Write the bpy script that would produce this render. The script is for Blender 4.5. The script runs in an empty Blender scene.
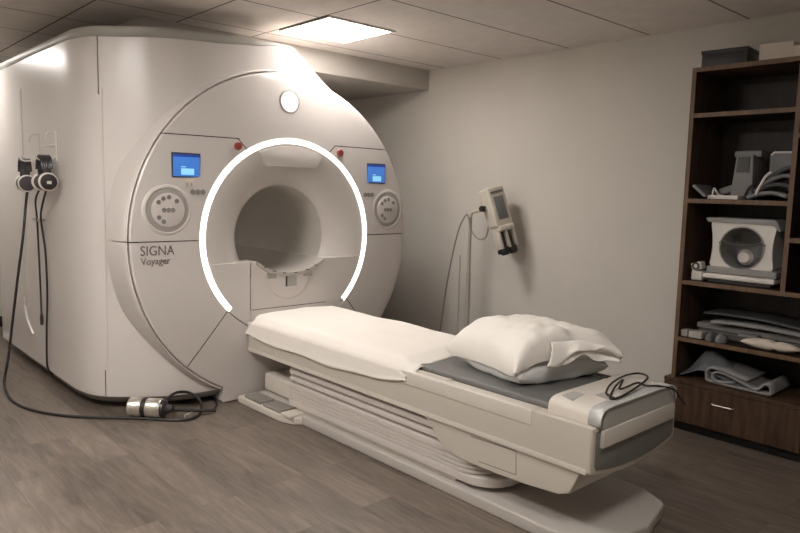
import bpy, bmesh, math, random
from mathutils import Vector, Matrix, noise
random.seed(7)
PI = math.pi
col = bpy.context.scene.collection
ISO = 1.035            # height of the bore axis above the floor

# ------------------------------------------------------------------ materials
def material(name, color, rough=.5, metal=0., spec=.5, vary=.05, vscale=6., bump=0., bscale=200., coat=0., stretch=None):
    m = bpy.data.materials.new(name); m.use_nodes = True
    nt = m.node_tree; b = nt.nodes['Principled BSDF']
    b.inputs['Roughness'].default_value = rough
    b.inputs['Metallic'].default_value = metal
    b.inputs['Specular IOR Level'].default_value = spec
    if coat:
        b.inputs['Coat Weight'].default_value = coat; b.inputs['Coat Roughness'].default_value = .25
    tc = nt.nodes.new('ShaderNodeTexCoord'); mp = nt.nodes.new('ShaderNodeMapping')
    nt.links.new(tc.outputs['Object'], mp.inputs['Vector'])
    if stretch: mp.inputs['Scale'].default_value = stretch
    n = nt.nodes.new('ShaderNodeTexNoise'); n.inputs['Scale'].default_value = vscale; n.inputs['Detail'].default_value = 4
    nt.links.new(mp.outputs[0], n.inputs['Vector'])
    r = nt.nodes.new('ShaderNodeValToRGB')
    c = Vector(color)
    r.color_ramp.elements[0].position = .3; r.color_ramp.elements[1].position = .7
    r.color_ramp.elements[0].color = (*(c*(1-vary)), 1); r.color_ramp.elements[1].color = (*(c*(1+vary)), 1)
    nt.links.new(n.outputs['Fac'], r.inputs['Fac']); nt.links.new(r.outputs['Color'], b.inputs['Base Color'])
    if bump:
        n2 = nt.nodes.new('ShaderNodeTexNoise'); n2.inputs['Scale'].default_value = bscale; n2.inputs['Detail'].default_value = 3
        nt.links.new(mp.outputs[0], n2.inputs['Vector'])
        bp = nt.nodes.new('ShaderNodeBump'); bp.inputs['Strength'].default_value = bump; bp.inputs['Distance'].default_value = .002
        nt.links.new(n2.outputs['Fac'], bp.inputs['Height']); nt.links.new(bp.outputs['Normal'], b.inputs['Normal'])
    return m

def glow(name, color, strength):
    m = bpy.data.materials.new(name); m.use_nodes = True
    b = m.node_tree.nodes['Principled BSDF']
    b.inputs['Base Color'].default_value = (*color, 1)
    b.inputs['Emission Color'].default_value = (*color, 1); b.inputs['Emission Strength'].default_value = strength
    b.inputs['Roughness'].default_value = .4
    return m

def floor_material():
    m = bpy.data.materials.new('vinyl_planks'); m.use_nodes = True
    nt = m.node_tree; b = nt.nodes['Principled BSDF']; L = nt.links.new; N = nt.nodes.new
    tc = N('ShaderNodeTexCoord'); sp = N('ShaderNodeSeparateXYZ'); cb = N('ShaderNodeCombineXYZ')
    L(tc.outputs['Object'], sp.inputs[0])                       # planks run along world Y
    L(sp.outputs['Y'], cb.inputs['X']); L(sp.outputs['X'], cb.inputs['Y'])
    br = N('ShaderNodeTexBrick'); br.offset = .37; br.inputs['Scale'].default_value = 1.
    br.inputs['Brick Width'].default_value = 1.2; br.inputs['Row Height'].default_value = .178
    br.inputs['Mortar Size'].default_value = .0011; br.inputs['Mortar Smooth'].default_value = .3
    br.inputs['Color1'].default_value = (0, 0, 0, 1); br.inputs['Color2'].default_value = (1, 1, 1, 1); br.inputs['Mortar'].default_value = (0, 0, 0, 1)
    L(cb.outputs[0], br.inputs['Vector'])
    sc = N('ShaderNodeVectorMath'); sc.operation = 'MULTIPLY'; sc.inputs[1].default_value = (2.2, 15., 1.)
    L(cb.outputs[0], sc.inputs[0])
    ad = N('ShaderNodeVectorMath'); ad.operation = 'ADD'; off = N('ShaderNodeVectorMath'); off.operation = 'MULTIPLY'
    off.inputs[1].default_value = (13., 7., 5.); L(br.outputs['Color'], off.inputs[0]); L(sc.outputs[0], ad.inputs[0]); L(off.outputs[0], ad.inputs[1])
    n = N('ShaderNodeTexNoise'); n.inputs['Scale'].default_value = 1.5; n.inputs['Detail'].default_value = 6; n.inputs['Roughness'].default_value = .62
    n.inputs['Distortion'].default_value = 1.1; L(ad.outputs[0], n.inputs['Vector'])
    n3 = N('ShaderNodeTexNoise'); n3.inputs['Scale'].default_value = 1.1; n3.inputs['Detail'].default_value = 3
    s3 = N('ShaderNodeVectorMath'); s3.operation = 'MULTIPLY'; s3.inputs[1].default_value = (1., 3.5, 1.); L(cb.outputs[0], s3.inputs[0])
    ad3 = N('ShaderNodeVectorMath'); L(s3.outputs[0], ad3.inputs[0]); L(off.outputs[0], ad3.inputs[1]); L(ad3.outputs[0], n3.inputs['Vector'])
    mx = N('ShaderNodeMath'); mx.operation = 'MULTIPLY_ADD'; mx.inputs[1].default_value = .55
    h = N('ShaderNodeMath'); h.operation = 'MULTIPLY'; h.inputs[1].default_value = .45; L(n3.outputs['Fac'], h.inputs[0])
    L(n.outputs['Fac'], mx.inputs[0]); L(h.outputs[0], mx.inputs[2])
    t = N('ShaderNodeMath'); t.operation = 'MULTIPLY_ADD'; t.inputs[1].default_value = .10; t.inputs[2].default_value = -.05
    L(br.outputs['Color'], t.inputs[0])
    s = N('ShaderNodeMath'); s.operation = 'ADD'; L(mx.outputs[0], s.inputs[0]); L(t.outputs[0], s.inputs[1])
    r = N('ShaderNodeValToRGB'); e = r.color_ramp.elements
    e[0].position = .3; e[0].color = (.068, .052, .041, 1); e[1].position = .7; e[1].color = (.238, .193, .158, 1)
    L(s.outputs[0], r.inputs['Fac'])
    mo = N('ShaderNodeMix'); mo.data_type = 'RGBA'; L(br.outputs['Fac'], mo.inputs['Factor'])
    L(r.outputs['Color'], mo.inputs['A']); mo.inputs['B'].default_value = (.07, .055, .045, 1)
    L(mo.outputs['Result'], b.inputs['Base Color'])
    b.inputs['Roughness'].default_value = .42; b.inputs['Specular IOR Level'].default_value = .4
    bp = N('ShaderNodeBump'); bp.inputs['Strength'].default_value = .15; bp.inputs['Distance'].default_value = .002
    L(n.outputs['Fac'], bp.inputs['Height']); L(bp.outputs[0], b.inputs['Normal'])
    return m

def ceiling_material():
    m = material('ceiling_tiles', (.76, .705, .66), .9, spec=.1, vary=.04, vscale=9, bump=.3, bscale=260)
    nt = m.node_tree; b = nt.nodes['Principled BSDF']; L = nt.links.new; N = nt.nodes.new
    tc = N('ShaderNodeTexCoord'); sp = N('ShaderNodeSeparateXYZ'); L(tc.outputs['Object'], sp.inputs[0])
    def gap(axis, off, pitch):  # tile joints, their thin shadows painted as dark lines
        a = N('ShaderNodeMath'); a.operation = 'SUBTRACT'; a.inputs[1].default_value = off; L(sp.outputs[axis], a.inputs[0])
        p = N('ShaderNodeMath'); p.operation = 'PINGPONG'; p.inputs[1].default_value = pitch/2; L(a.outputs[0], p.inputs[0])
        c = N('ShaderNodeMath'); c.operation = 'LESS_THAN'; c.inputs[1].default_value = .0058; L(p.outputs[0], c.inputs[0])
        return c
    g1 = gap('X', .032, .556)
    lt = N('ShaderNodeMath'); lt.operation = 'LESS_THAN'; lt.inputs[1].default_value = .3; L(sp.outputs['X'], lt.inputs[0])
    g0 = g1; g1 = N('ShaderNodeMath'); g1.operation = 'MULTIPLY'; L(g0.outputs[0], g1.inputs[0]); L(lt.outputs[0], g1.inputs[1])
    g2 = gap('Y', -.245, .622)
    mx = N('ShaderNodeMath'); mx.operation = 'MAXIMUM'; L(g1.outputs[0], mx.inputs[0]); L(g2.outputs[0], mx.inputs[1])
    src = b.inputs['Base Color'].links[0].from_socket
    mi = N('ShaderNodeMix'); mi.data_type = 'RGBA'; L(mx.outputs[0], mi.inputs['Factor']); L(src, mi.inputs['A'])
    mi.inputs['B'].default_value = (.16, .135, .115, 1); L(mi.outputs['Result'], b.inputs['Base Color'])
    return m

def wood_material(name, dark, light):
    m = material(name, dark, .45, spec=.35, vary=.0)
    r = [n for n in m.node_tree.nodes if n.bl_idname == 'ShaderNodeValToRGB'][0]
    mp = [n for n in m.node_tree.nodes if n.bl_idname == 'ShaderNodeMapping'][0]
    mp.inputs['Scale'].default_value = (6, 6, .8)
    r.color_ramp.elements[0].color = (*dark, 1); r.color_ramp.elements[1].color = (*light, 1)
    return m

M = dict(
    wall=material('wall_paint', (.60, .567, .515), .8, spec=.2, vary=.02, vscale=3, bump=.12, bscale=160),
    ceiling=ceiling_material(), floor=floor_material(),
    soffit=material('soffit_paint', (.54, .51, .47), .85, spec=.2, vary=.02),
    base=material('black_baseboard', (.012, .011, .011), .5, vary=.1),
    white=material('gantry_enamel', (.65, .603, .572), .32, spec=.45, vary=.012, vscale=2, coat=.12),
    rim=material('gantry_rim_grey', (.40, .38, .345), .45, vary=.02),
    liner=material('bore_lining', (.60, .56, .51), .5, vary=.03),
    tray=material('bridge_tray_grey', (.46, .43, .39), .5, vary=.03),
    funnel=material('funnel_enamel', (.62, .575, .54), .38, vary=.015, vscale=2),
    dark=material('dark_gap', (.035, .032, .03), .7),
    skirt=material('grey_skirt', (.24, .225, .215), .6, vary=.04),
    letter=material('grey_lettering', (.16, .145, .14), .5),
    dialgrey=material('dial_grey', (.40, .375, .35), .45),
    button=material('button_grey', (.27, .255, .24), .45),
    red=material('red_button', (.30, .055, .045), .35),
    tablew=material('table_plastic', (.66, .61, .545), .42, vary=.015, vscale=2),
    baseshade=material('table_base_shaded', (.50, .465, .43), .5, vary=.015),  # colour darkened to carry the shade under the table
    tableb=material('table_beige', (.60, .55, .48), .5, vary=.015, vscale=2),
    bellow=material('table_cover_plastic', (.62, .565, .53), .42, vary=.02),
    capgrey=material('dark_end_panel', (.20, .20, .18), .45, vary=.03),
    capmid=material('mid_grey_end_panel', (.44, .43, .40), .45, vary=.02),
    silver=material('silver_band', (.58, .58, .57), .42, metal=.35, vary=.03),
    pad=material('grey_vinyl_pad', (.17, .165, .16), .5, vary=.04, bump=.2),
    pedal=material('grey_pedal_rubber', (.27, .25, .225), .75, vary=.06, bump=.4),
    sheet=material('white_cotton', (.89, .84, .78), .85, spec=.15, vary=.012, vscale=8, bump=.25, bscale=420),
    case=material('white_pillowcase', (.90, .86, .80), .85, spec=.15, vary=.012, vscale=8, bump=.25, bscale=380),
    vinyl=material('pale_vinyl_pillow', (.80, .81, .80), .35, spec=.5, vary=.02, vscale=8),
    black=material('black_rubber', (.014, .013, .013), .5, vary=.1),
    blackp=material('black_plastic', (.03, .027, .03), .35, vary=.1),
    cushion=material('dark_ear_cushion', (.075, .062, .066), .6, vary=.1),
    steel=material('brushed_steel', (.66, .62, .56), .33, metal=.9, vary=.12, vscale=60, stretch=(1, 1, .06)),
    chrome=material('chrome_handle', (.55, .53, .50), .4, metal=1.),
    cream=material('cream_plastic', (.62, .57, .49), .45, vary=.02),
    pole=material('pole_grey', (.40, .37, .33), .4, vary=.03),
    cable=material('grey_cable', (.24, .22, .19), .5),
    wood=wood_material('walnut_laminate', (.038, .021, .013), (.098, .056, .034)),
    woodshade=wood_material('walnut_shaded', (.012, .007, .005), (.024, .014, .009)),  # darker copy of the walnut, shade inside the shelves put into its colour
    woodedge=wood_material('walnut_edge_band', (.115, .068, .040), (.185, .112, .066)),
    coilg=material('coil_grey', (.19, .187, .183), .55, vary=.05),
    coild=material('coil_dark_grey', (.07, .07, .07), .6, vary=.06),
    coilw=material('coil_white', (.74, .70, .65), .45, vary=.02),
    foamlight=material('coil_lining_grey', (.30, .29, .28), .6, vary=.05),
    pale=material('pale_foam', (.40, .38, .35), .9, vary=.06, bump=.4),
    foam=material('grey_foam', (.12, .117, .113), .9, vary=.08, bump=.4),
    cloth=material('grey_cloth', (.27, .26, .255), .95, vary=.06, bump=.5, bscale=300),
    tan=material('tan_foam', (.64, .55, .47), .85, vary=.05),
    bluecloth=material('blue_grey_cloth', (.14, .145, .155), .95, vary=.06, bump=.5, bscale=300),
    card=material('cream_cardboard', (.74, .66, .56), .8, vary=.03),
    clear=material('translucent_plastic', (.4, .38, .36), .15),
    lamp=glow('lamp_diffuser', (1., .95, .90), 10.5),
    lampside=glow('lamp_diffuser_soft', (1., .95, .90), 26.),
    borefill=glow('bore_fill_glow', (1., .93, .84), 1.1),
    lamprear=glow('lamp_diffuser_rear', (1., .95, .90), 9.),
    lampfront=glow('lamp_diffuser_front', (1., .95, .90), 12.),
    ring=glow('ring_light', (1., .985, .95), 1.3),
    spot=glow('indicator_glow', (1., .97, .92), 1.),
    screen=glow('screen_blue', (.04, .14, .44), .30),
    screenlight=glow('screen_pale', (.22, .52, .72), .30),
    screenbar=glow('screen_navy', (.015, .04, .2), .3),
)

# ------------------------------------------------------------------ mesh helpers
class MB:
    def __init__(s): s.bm = bmesh.new()
    def _bev(s, faces, off, seg=2):
        es = list({e for f in faces for e in f.edges})
        bmesh.ops.bevel(s.bm, geom=es, offset=off, segments=seg, profile=.6, affect='EDGES', clamp_overlap=True)
    def box(s, lo, hi, bev=0., seg=2, mat=None):
        lo = Vector(lo); hi = Vector(hi)
        v = [s.bm.verts.new(((lo.x, hi.x)[i & 1], (lo.y, hi.y)[i >> 1 & 1], (lo.z, hi.z)[i >> 2 & 1])) for i in range(8)]
        fs = [s.bm.faces.new([v[i] for i in q]) for q in ((0, 2, 3, 1), (4, 5, 7, 6), (0, 1, 5, 4), (2, 6, 7, 3), (0, 4, 6, 2), (1, 3, 7, 5))]
        if mat is not None: bmesh.ops.transform(s.bm, matrix=mat, verts=v)
        if bev: s._bev(fs, bev, seg)
        return s
    def prism(s, pts, axis, a, b, bev=0., seg=2):
        """polygon in the plane across `axis`, extruded from a to b along it"""
        def P(p, t):
            return {'x': (t, p[0], p[1]), 'y': (p[0], t, p[1]), 'z': (p[0], p[1], t)}[axis]
        v0 = [s.bm.verts.new(P(p, a)) for p in pts]; v1 = [s.bm.verts.new(P(p, b)) for p in pts]; n = len(pts)
        fs = [s.bm.faces.new(v0), s.bm.faces.new(v1[::-1])]
        sides = [s.bm.faces.new((v0[(i+1) % n], v0[i], v1[i], v1[(i+1) % n])) for i in range(n)]
        bmesh.ops.recalc_face_normals(s.bm, faces=fs+sides)
        if bev:
            es = list({e for f in fs for e in f.edges})
            bmesh.ops.bevel(s.bm, geom=es, offset=bev, segments=seg, profile=.6, affect='EDGES', clamp_overlap=True)
        return s
    def tube(s, pts, r, seg=8, closed=False, caps=True, smooth=0):
        pts = [Vector(p) for p in pts]
        if smooth: pts = spline(pts, smooth)
        rs = r if isinstance(r, (list, tuple)) else [r]*len(pts)
        rings = []; ref = Vector((0, 0, 1)); n = len(pts)
        for i, p in enumerate(pts):
            t = (pts[min(i+1, n-1)]-pts[max(i-1, 0)]).normalized()
            if abs(t.dot(ref)) > .97: ref = Vector((1, 0, 0)) if abs(t.x) < .9 else Vector((0, 1, 0))
            a = t.cross(ref).normalized(); b = a.cross(t).normalized(); ref = b
            rings.append([s.bm.verts.new(p+(a*math.cos(2*PI*k/seg)+b*math.sin(2*PI*k/seg))*rs[i]) for k in range(seg)])
        for i in range(n-1):
            for k in range(seg):
                s.bm.faces.new((rings[i][k], rings[i][(k+1) % seg], rings[i+1][(k+1) % seg], rings[i+1][k]))
        if caps:
            s.bm.faces.new(rings[0][::-1]); s.bm.faces.new(rings[-1])
        return s
    def lathe(s, prof, c, axis='y', seg=64, a0=0., a1=2*PI):
        """prof: (radius, position along axis) ; c: centre"""
        full = abs(a1-a0-2*PI) < 1e-6; cnt = seg if full else seg+1
        c = Vector(c); rings = []
        for k in range(cnt):
            a = a0+(a1-a0)*k/seg; row = []
            for r, t in prof:
                u, w = r*math.cos(a), r*math.sin(a)
                row.append(s.bm.verts.new(c+Vector({'y': (u, t, w), 'x': (t, u, w), 'z': (u, w, t)}[axis])))
            rings.append(row)
        for k in range(seg):
            A, B = rings[k], rings[(k+1) % cnt]
            for i in range(len(prof)-1):
                s.bm.faces.new((A[i], A[i+1], B[i+1], B[i]))
        return s
    def disc(s, c, r, y0, y1, axis='y', seg=32, bev=.002):
        p = [(0.0001, y0), (r-bev, y0), (r, y0+math.copysign(bev, y1-y0)), (r, y1), (0.0001, y1)]
        return s.lathe(p, c, axis, seg)
    def grid(s, nu, nv, f):
        v = [[s.bm.verts.new(f(i/nu, j/nv)) for j in range(nv+1)] for i in range(nu+1)]
        for i in range(nu):
            for j in range(nv):
                s.bm.faces.new((v[i][j], v[i+1][j], v[i+1][j+1], v[i][j+1]))
        return s
    def xf(s, mat):
        bmesh.ops.transform(s.bm, matrix=mat, verts=s.bm.verts[:]); return s
    def build(s, name, mat, parent=None, angle=35, solid=0., recalc=True, label=None):
        bmesh.ops.remove_doubles(s.bm, verts=s.bm.verts[:], dist=1e-5)
        if recalc: bmesh.ops.recalc_face_normals(s.bm, faces=s.bm.faces[:])
        me = bpy.data.meshes.new(name); s.bm.to_mesh(me); s.bm.free()
        me.shade_smooth(); me.set_sharp_from_angle(angle=math.radians(angle))
        me.materials.append(M[mat])
        o = bpy.data.objects.new(name, me); col.objects.link(o)
        if parent:
            o.parent = parent
            if parent.type == 'EMPTY': o.matrix_parent_inverse = Matrix.Translation(-parent.location)
        if solid:
            md = o.modifiers.new('thickness', 'SOLIDIFY'); md.thickness = solid; md.offset = 0
        if label: o['label'] = label
        return o

def spline(pts, n):
    out = []; P = [pts[0]]+list(pts)+[pts[-1]]
    for i in range(1, len(P)-2):
        a, b, c, d = P[i-1:i+3]
        for k in range(n):
            t = k/n
            out.append(.5*((2*b)+(c-a)*t+(2*a-5*b+4*c-d)*t*t+(3*b-a-3*c+d)*t*t*t))
    out.append(pts[-1]); return out
def interp(x, tab):
    if x <= tab[0][0]: return tab[0][1]
    for (a, ya), (b, yb) in zip(tab, tab[1:]):
        if x <= b: return ya+(yb-ya)*(x-a)/(b-a)
    return tab[-1][1]
def sstep(t): t = max(0., min(1., t)); return t*t*(3-2*t)
def thing(name, label, cat, loc, group=None):
    o = bpy.data.objects.new(name, None); col.objects.link(o); o.location = loc
    o.empty_display_size = .1; return tag(o, label, cat, group)
def tag(o, label, cat, group=None, kind=None):
    o['label'] = label; o['category'] = cat
    if group: o['group'] = group
    if kind: o['kind'] = kind
    return o
def struct(o): o['kind'] = 'structure'; return o

# ------------------------------------------------------------------ room
CZ = 2.405; XW = 1.775; YB = 3.35; XL = -3.5; YF = -5.4
struct(MB().box((XL, YF, -.06), (XW, YB, 0)).build('floor', 'floor'))
struct(MB().box((XL, YF, CZ), (XW, YB, CZ+.06)).build('ceiling', 'ceiling'))
struct(MB().box((XW, YF, -.06), (XW+.1, YB+.1, CZ+.06)).build('wall_right', 'wall'))
struct(MB().box((XL, YB, -.06), (XW, YB+.1, CZ+.06)).build('wall_back', 'wall'))
struct(MB().box((XL-.1, YF-.1, -.06), (XL, YB+.1, CZ+.06)).build('wall_left', 'wall'))
struct(MB().box((XL, YF-.1, -.06), (XW+.1, YF, CZ+.06)).build('wall_front', 'wall'))
struct(MB().box((-.76, .555, 2.235), (XW, YB, CZ), .004).build('trim_1', 'soffit'))
struct(MB().box((XW-.012, -1.96, 0), (XW, YB, .1), .003).build('baseboard_right', 'base'))
struct(MB().box((XL, YB-.012, 0), (XW-.012, YB, .1), .003).build('baseboard_back', 'base'))

def ceiling_lamp(x0, x1, y0, y1, label, mat='lamp'):
    t = thing('ceiling_light', label, 'light', ((x0+x1)/2, (y0+y1)/2, CZ))
    fr = MB(); w = .022; z0 = CZ-.010
    for lo, hi in (((x0, y0), (x1, y0+w)), ((x0, y1-w), (x1, y1)), ((x0, y0+w), (x0+w, y1-w)), ((x1-w, y0+w), (x1, y1-w))):
        fr.box((*lo, z0), (*hi, CZ-.0005))
    fr.build('frame', 'ceiling', t)
    MB().box((x0+w, y0+w, CZ-.006), (x1-w, y1-w, CZ-.001)).build('diffuser', mat, t)
    return t
ceiling_lamp(.035, .585, -.335, .215, 'square ceiling light panel glowing white above the scanner front')

# ------------------------------------------------------------------ scanner
scan = thing('mri_scanner', 'large white MRI scanner with glowing ring around its bore', 'mri scanner', (0, 1.2, 0))
PLAN = [(-1.19, 2.43), (-1.19, 1.8), (-1.19, 1.2), (-1.19, .80), (-1.189, .66), (-1.184, .57), (-1.173, .49), (-1.155, .42), (-1.13, .365),
        (-1.098, .32), (-1.05, .277), (-1.0, .235), (-.95, .196), (-.9, .160), (-.85, .129), (-.78, .096), (-.7, .073), (-.6, .058), (-.5, .054),
        (-.4, .052), (-.3, .05), (-.2, .05), (-.12, .05), (-.06, .05), (0, .05), (.04, .05), (.08, .05), (.13, .05), (.2, .05), (.29, .05), (.4, .052), (.5, .054), (.6, .058),
        (.7, .066), (.8, .09), (.88, .13), (.95, .19), (1.0, .26), (1.03, .34), (1.05, .46), (1.05, 1.2), (1.05, 2.43)]
ZC = [(-1.19, 2.19), (-1.0, 2.19), (-.5, 2.208), (-.2, 2.238), (-.06, 2.262), (0, 2.268), (.04, 2.257), (.08, 2.232), (.13, 2.195), (.2, 2.14), (.29, 2.068), (.5, 1.93), (.8, 1.72), (1.05, 1.5)]
ZR = [(-1.19, 2.252), (-.5, 2.262), (-.2, 2.276), (-.06, 2.279), (0, 2.270), (.04, 2.257)]
ZB = .085
def cut(bm, co, no, w, cond):
    """open a narrow slit of width w along a plane where cond(centre) holds"""
    no = Vector(no).normalized(); co = Vector(co)
    for sgn in (-1, 1):
        bmesh.ops.bisect_plane(bm, geom=bm.verts[:]+bm.edges[:]+bm.faces[:], plane_co=co+no*sgn*w/2, plane_no=no, dist=1e-6)
    dead = [f for f in bm.faces if abs((f.calc_center_median()-co).dot(no)) < w*.49 and cond(f.calc_center_median())]
    bmesh.ops.delete(bm, geom=dead, context='FACES')
def near_bore(c, r): return math.hypot(c.x, c.z-ISO) < r and c.y < .6
b = MB()
sp = spline([Vector((p[0], p[1], 0)) for p in PLAN], 2)
rows = 26
V = [[b.bm.verts.new((p.x, p.y, ZB+(interp(p.x, ZC)-ZB)*k/rows)) for k in range(rows+1)] for p in sp]
for i in range(len(sp)-1):
    for k in range(rows):
        b.bm.faces.new((V[i][k], V[i+1][k], V[i+1][k+1], V[i][k+1]))
bmesh.ops.delete(b.bm, geom=[f for f in b.bm.faces if near_bore(f.calc_center_median(), .93)], context='FACES')
cut(b.bm, (-1.1, .3, 1), (1, 0, 0), .0034, lambda c: c.y < .6 and c.x < -1 and (c.z > 1.9 or c.z < .26))
cut(b.bm, (0, 0, ISO), (0, 0, 1), .006, lambda c: c.x > -1.092 and c.y < .5)
# roof: shoulder strip over the front, step, then a flat lid under the bulkhead
fr_ = [p for p in sp if p.y < .5]
b.grid(len(fr_)-1, 1, lambda u, v: (lambda p: Vector((p.x, p.y if v < .5 else .54, interp(p.x, ZC))))(fr_[round(u*(len(fr_)-1))]))
b.grid(len(fr_)-1, 1, lambda u, v: (lambda p: Vector((p.x, .54, interp(p.x, ZC) if v < .5 else min(2.13, interp(p.x, ZC)))))(fr_[round(u*(len(fr_)-1))]))
b.grid(len(fr_)-1, 1, lambda u, v: (lambda p: Vector((p.x, .54 if v < .5 else 2.43, min(2.13, interp(p.x, ZC)))))(fr_[round(u*(len(fr_)-1))]))
b.grid(1, 1, lambda u, v: Vector((-1.19+2.24*u, 2.43, ZB+v*(1.5-ZB))))
b.grid(1, 1, lambda u, v: Vector((-1.19+1.35*u, 2.43, 1.5+v*.69)))
b.build('body_cover', 'white', scan, 40, recalc=True)
# rim band along the top of the cover
rp = [p for p in sp if p.x < .06]
b = MB()
def rimf(u, v):
    i = round(u*(len(rp)-1)); p = rp[i]; k = round(v*3)
    d = Vector((.6, -.1, 0)) if p.y > .6 else Vector((.0, .5, 0)) if p.x > -.95 else Vector((.25, .25, 0))
    d.normalize()
    if p.y > .6: d = Vector((1, 0, 0))
    z0, z1 = interp(p.x, ZC)+.002, max(interp(p.x, ZR), interp(p.x, ZC)+.003)
    return [Vector((p.x, p.y, z0)), Vector((p.x, p.y, z1-.004))+d*.018, Vector((p.x, p.y, z1))+d*.03, Vector((p.x, p.y, z1))+d*.2][k]
b.grid(len(rp)-1, 3, rimf)
b.build('top_rim', 'rim', scan, 40, solid=.004, label='grey top rim')
# skirt and recessed plinth
b = MB()
ins = lambda p, d: Vector((p.x*(1-d/1.19), p.y+d*(1 if p.y < .6 else 0), 0))
b.grid(len(sp)-1, 1, lambda u, v: ins(sp[round(u*(len(sp)-1))], .02+.01*(1-v))+Vector((0, 0, .045+.05*v)))
b.build('skirt', 'skirt', scan, 40, solid=.01, label='grey lower skirt')
b = MB(); b.prism([(-.95, .45), (-.4, .3), (.4, .3), (.85, .45), (.9, 2.3), (-.95, 2.3)], 'z', 0.0, .09)
b.build('plinth', 'dark', scan, label='dark recessed plinth')
# front disc, cut into panels
def yface(r): return .012*max(0, (r-.655)/.345)**2
def face_profile():
    p = [(.6435, .05), (.6435, .003), (.646, 0.)]
    for r in (.72, .78, .84, .90, .95, 1.0): p.append((r, yface(r)))
    p += [(1.018, .0165), (1.034, .026), (1.047, .042), (1.056, .064), (1.06, .095), (1.06, .34)]
    return p
b = MB().lathe(face_profile(), (0, 0, ISO), 'y', 160)
bm = b.bm
for v in bm.verts:                                     # the left half keeps a crisp edge, the right half rounds off
    r = math.hypot(v.co.x, v.co.z-ISO); t = sstep((.15-v.co.x)/.5)
    if r > 1.005 and v.co.y < .2:
        v.co.y += t*((yface(r)+max(0, (r-1.05)/.01)*.010+(.03 if v.co.y > .08 else 0))-v.co.y)
bmesh.ops.bisect_plane(bm, geom=bm.verts[:]+bm.edges[:]+bm.faces[:], plane_co=(0, 0, .012), plane_no=(0, 0, -1), clear_outer=True)
W = .006
cut(bm, (0, 0, 1.652), (0, 0, 1), W, lambda c: c.x < -.392 or c.x > .352)
cut(bm, (-.39, 0, 1.652), (1, 0, 1), W, lambda c: -.39 < c.x < -.3 and c.z > 1.55)
cut(bm, (.35, 0, 1.652), (-1, 0, 1), W, lambda c: .25 < c.x < .35 and c.z > 1.55)
cut(bm, (0, 0, ISO), (0, 0, 1), W, lambda c: True)
nL = Vector((-.315, 0, .259))
cut(bm, (-.469, 0, .584), nL, W, lambda c: c.x < -.44 and c.z < .62)
cut(bm, (.469, 0, .584), Vector((.315, 0, .259)), W, lambda c: c.x > .44 and c.z < .62)
def panel_of(c):
    if c.z > ISO:
        if c.z < 1.652 and ((c.x < 0 and c.x+c.z < 1.262) or (c.x > 0 and c.z-c.x < 1.302)): return 'side_panel', c.x > 0
        return 'upper_panel', 0
    x = abs(c.x)
    if (x-.469)*.315+(c.z-.584)*.259 > 0: return 'lower_panel', c.x > 0
    return 'base_panel', 0
groups = {}
for f in bm.faces: groups.setdefault(panel_of(f.calc_center_median()), []).append([v.co.copy() for v in f.verts])
panels = {}
for key, polys in groups.items():
    q = MB()
    for pl in polys: q.bm.faces.new([q.bm.verts.new(c) for c in pl])
    if key[0] == 'base_panel':
        for s in (-1, 1):
            xs = [.26+.227*k/10 for k in range(11)]
            q.prism([(s*x, ISO-math.sqrt(1.049**2-x*x)) for x in xs]+[(s*.487, .008), (s*.26, .008)], 'y', .0135, .30)
    panels[key] = q.build(key[0], 'white', scan, 30)
bm.free()
MB().lathe([(.64, .03), (.66, .012), (1.0, .022), (1.045, .07), (1.05, .1)], (0, 0, ISO), 'y', 96, -.28*PI, 1.28*PI).build('seam_backing', 'dark', scan)
COL = [(1.0602, .034), (1.062, .025), (1.068, .022), (1.076, .032), (1.083, .065), (1.090, .115), (1.097, .19), (1.103, .25)]
def collar(u, v):
    a = math.radians(70+172*u); r, y = COL[round(v*(len(COL)-1))]
    return Vector((r*math.cos(a), y+.09*(1-sstep(u/.22)), max(ISO+r*math.sin(a), .088)))
q = MB().grid(90, len(COL)-1, collar)
cut(q.bm, (0, 0, ISO), (0, 0, 1), .006, lambda c: True)
q.build('disc_collar', 'white', scan, 60)
# ring light (open at the bottom) and the funnel into the bore
A0, A1 = math.radians(-46), math.radians(224.5)
MB().lathe([(.610, .012), (.610, -.001), (.6115, -.0025), (.6385, -.0025), (.640, -.001), (.640, .012)], (0, 0, ISO), 'y', 120, A0, A1).build('light_ring', 'ring', scan, label='glowing white light ring')
fp = [(.6095, .004), (.58, .006), (.55, .011), (.52, .018), (.485, .029), (.45, .043), (.415, .060), (.385, .080), (.362, .104), (.342, .135)]
MB().lathe(fp, (0, 0, ISO), 'y', 96).build('bore_funnel', 'funnel', scan, 60)
MB().lathe([(.342, .135), (.339, .20), (.339, 2.3), (.0001, 2.3)], (0, 0, ISO), 'y', 96).build('bore_tube', 'liner', scan, label='grey bore lining')
MB().box((-.02, .55, ISO+.335), (.02, 1.9, ISO+.343), .002).build('bore_fill_strip', 'borefill', scan, label='thin unseen glow strip added along the bore roof')  # unseen glowing strip added to brighten the bore lining
# hood above the bore
hood = []
for k in range(25):
    a = math.radians(66+48*k/24); hood.append((.594*math.cos(a), ISO+.594*math.sin(a)))
hood += [(-.222, 1.548), (-.205, 1.515), (-.178, 1.492), (.185, 1.492), (.212, 1.515), (.232, 1.548)]
MB().prism(hood, 'y', -.002, .10, .006).build('bore_hood', 'funnel', scan)
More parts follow.
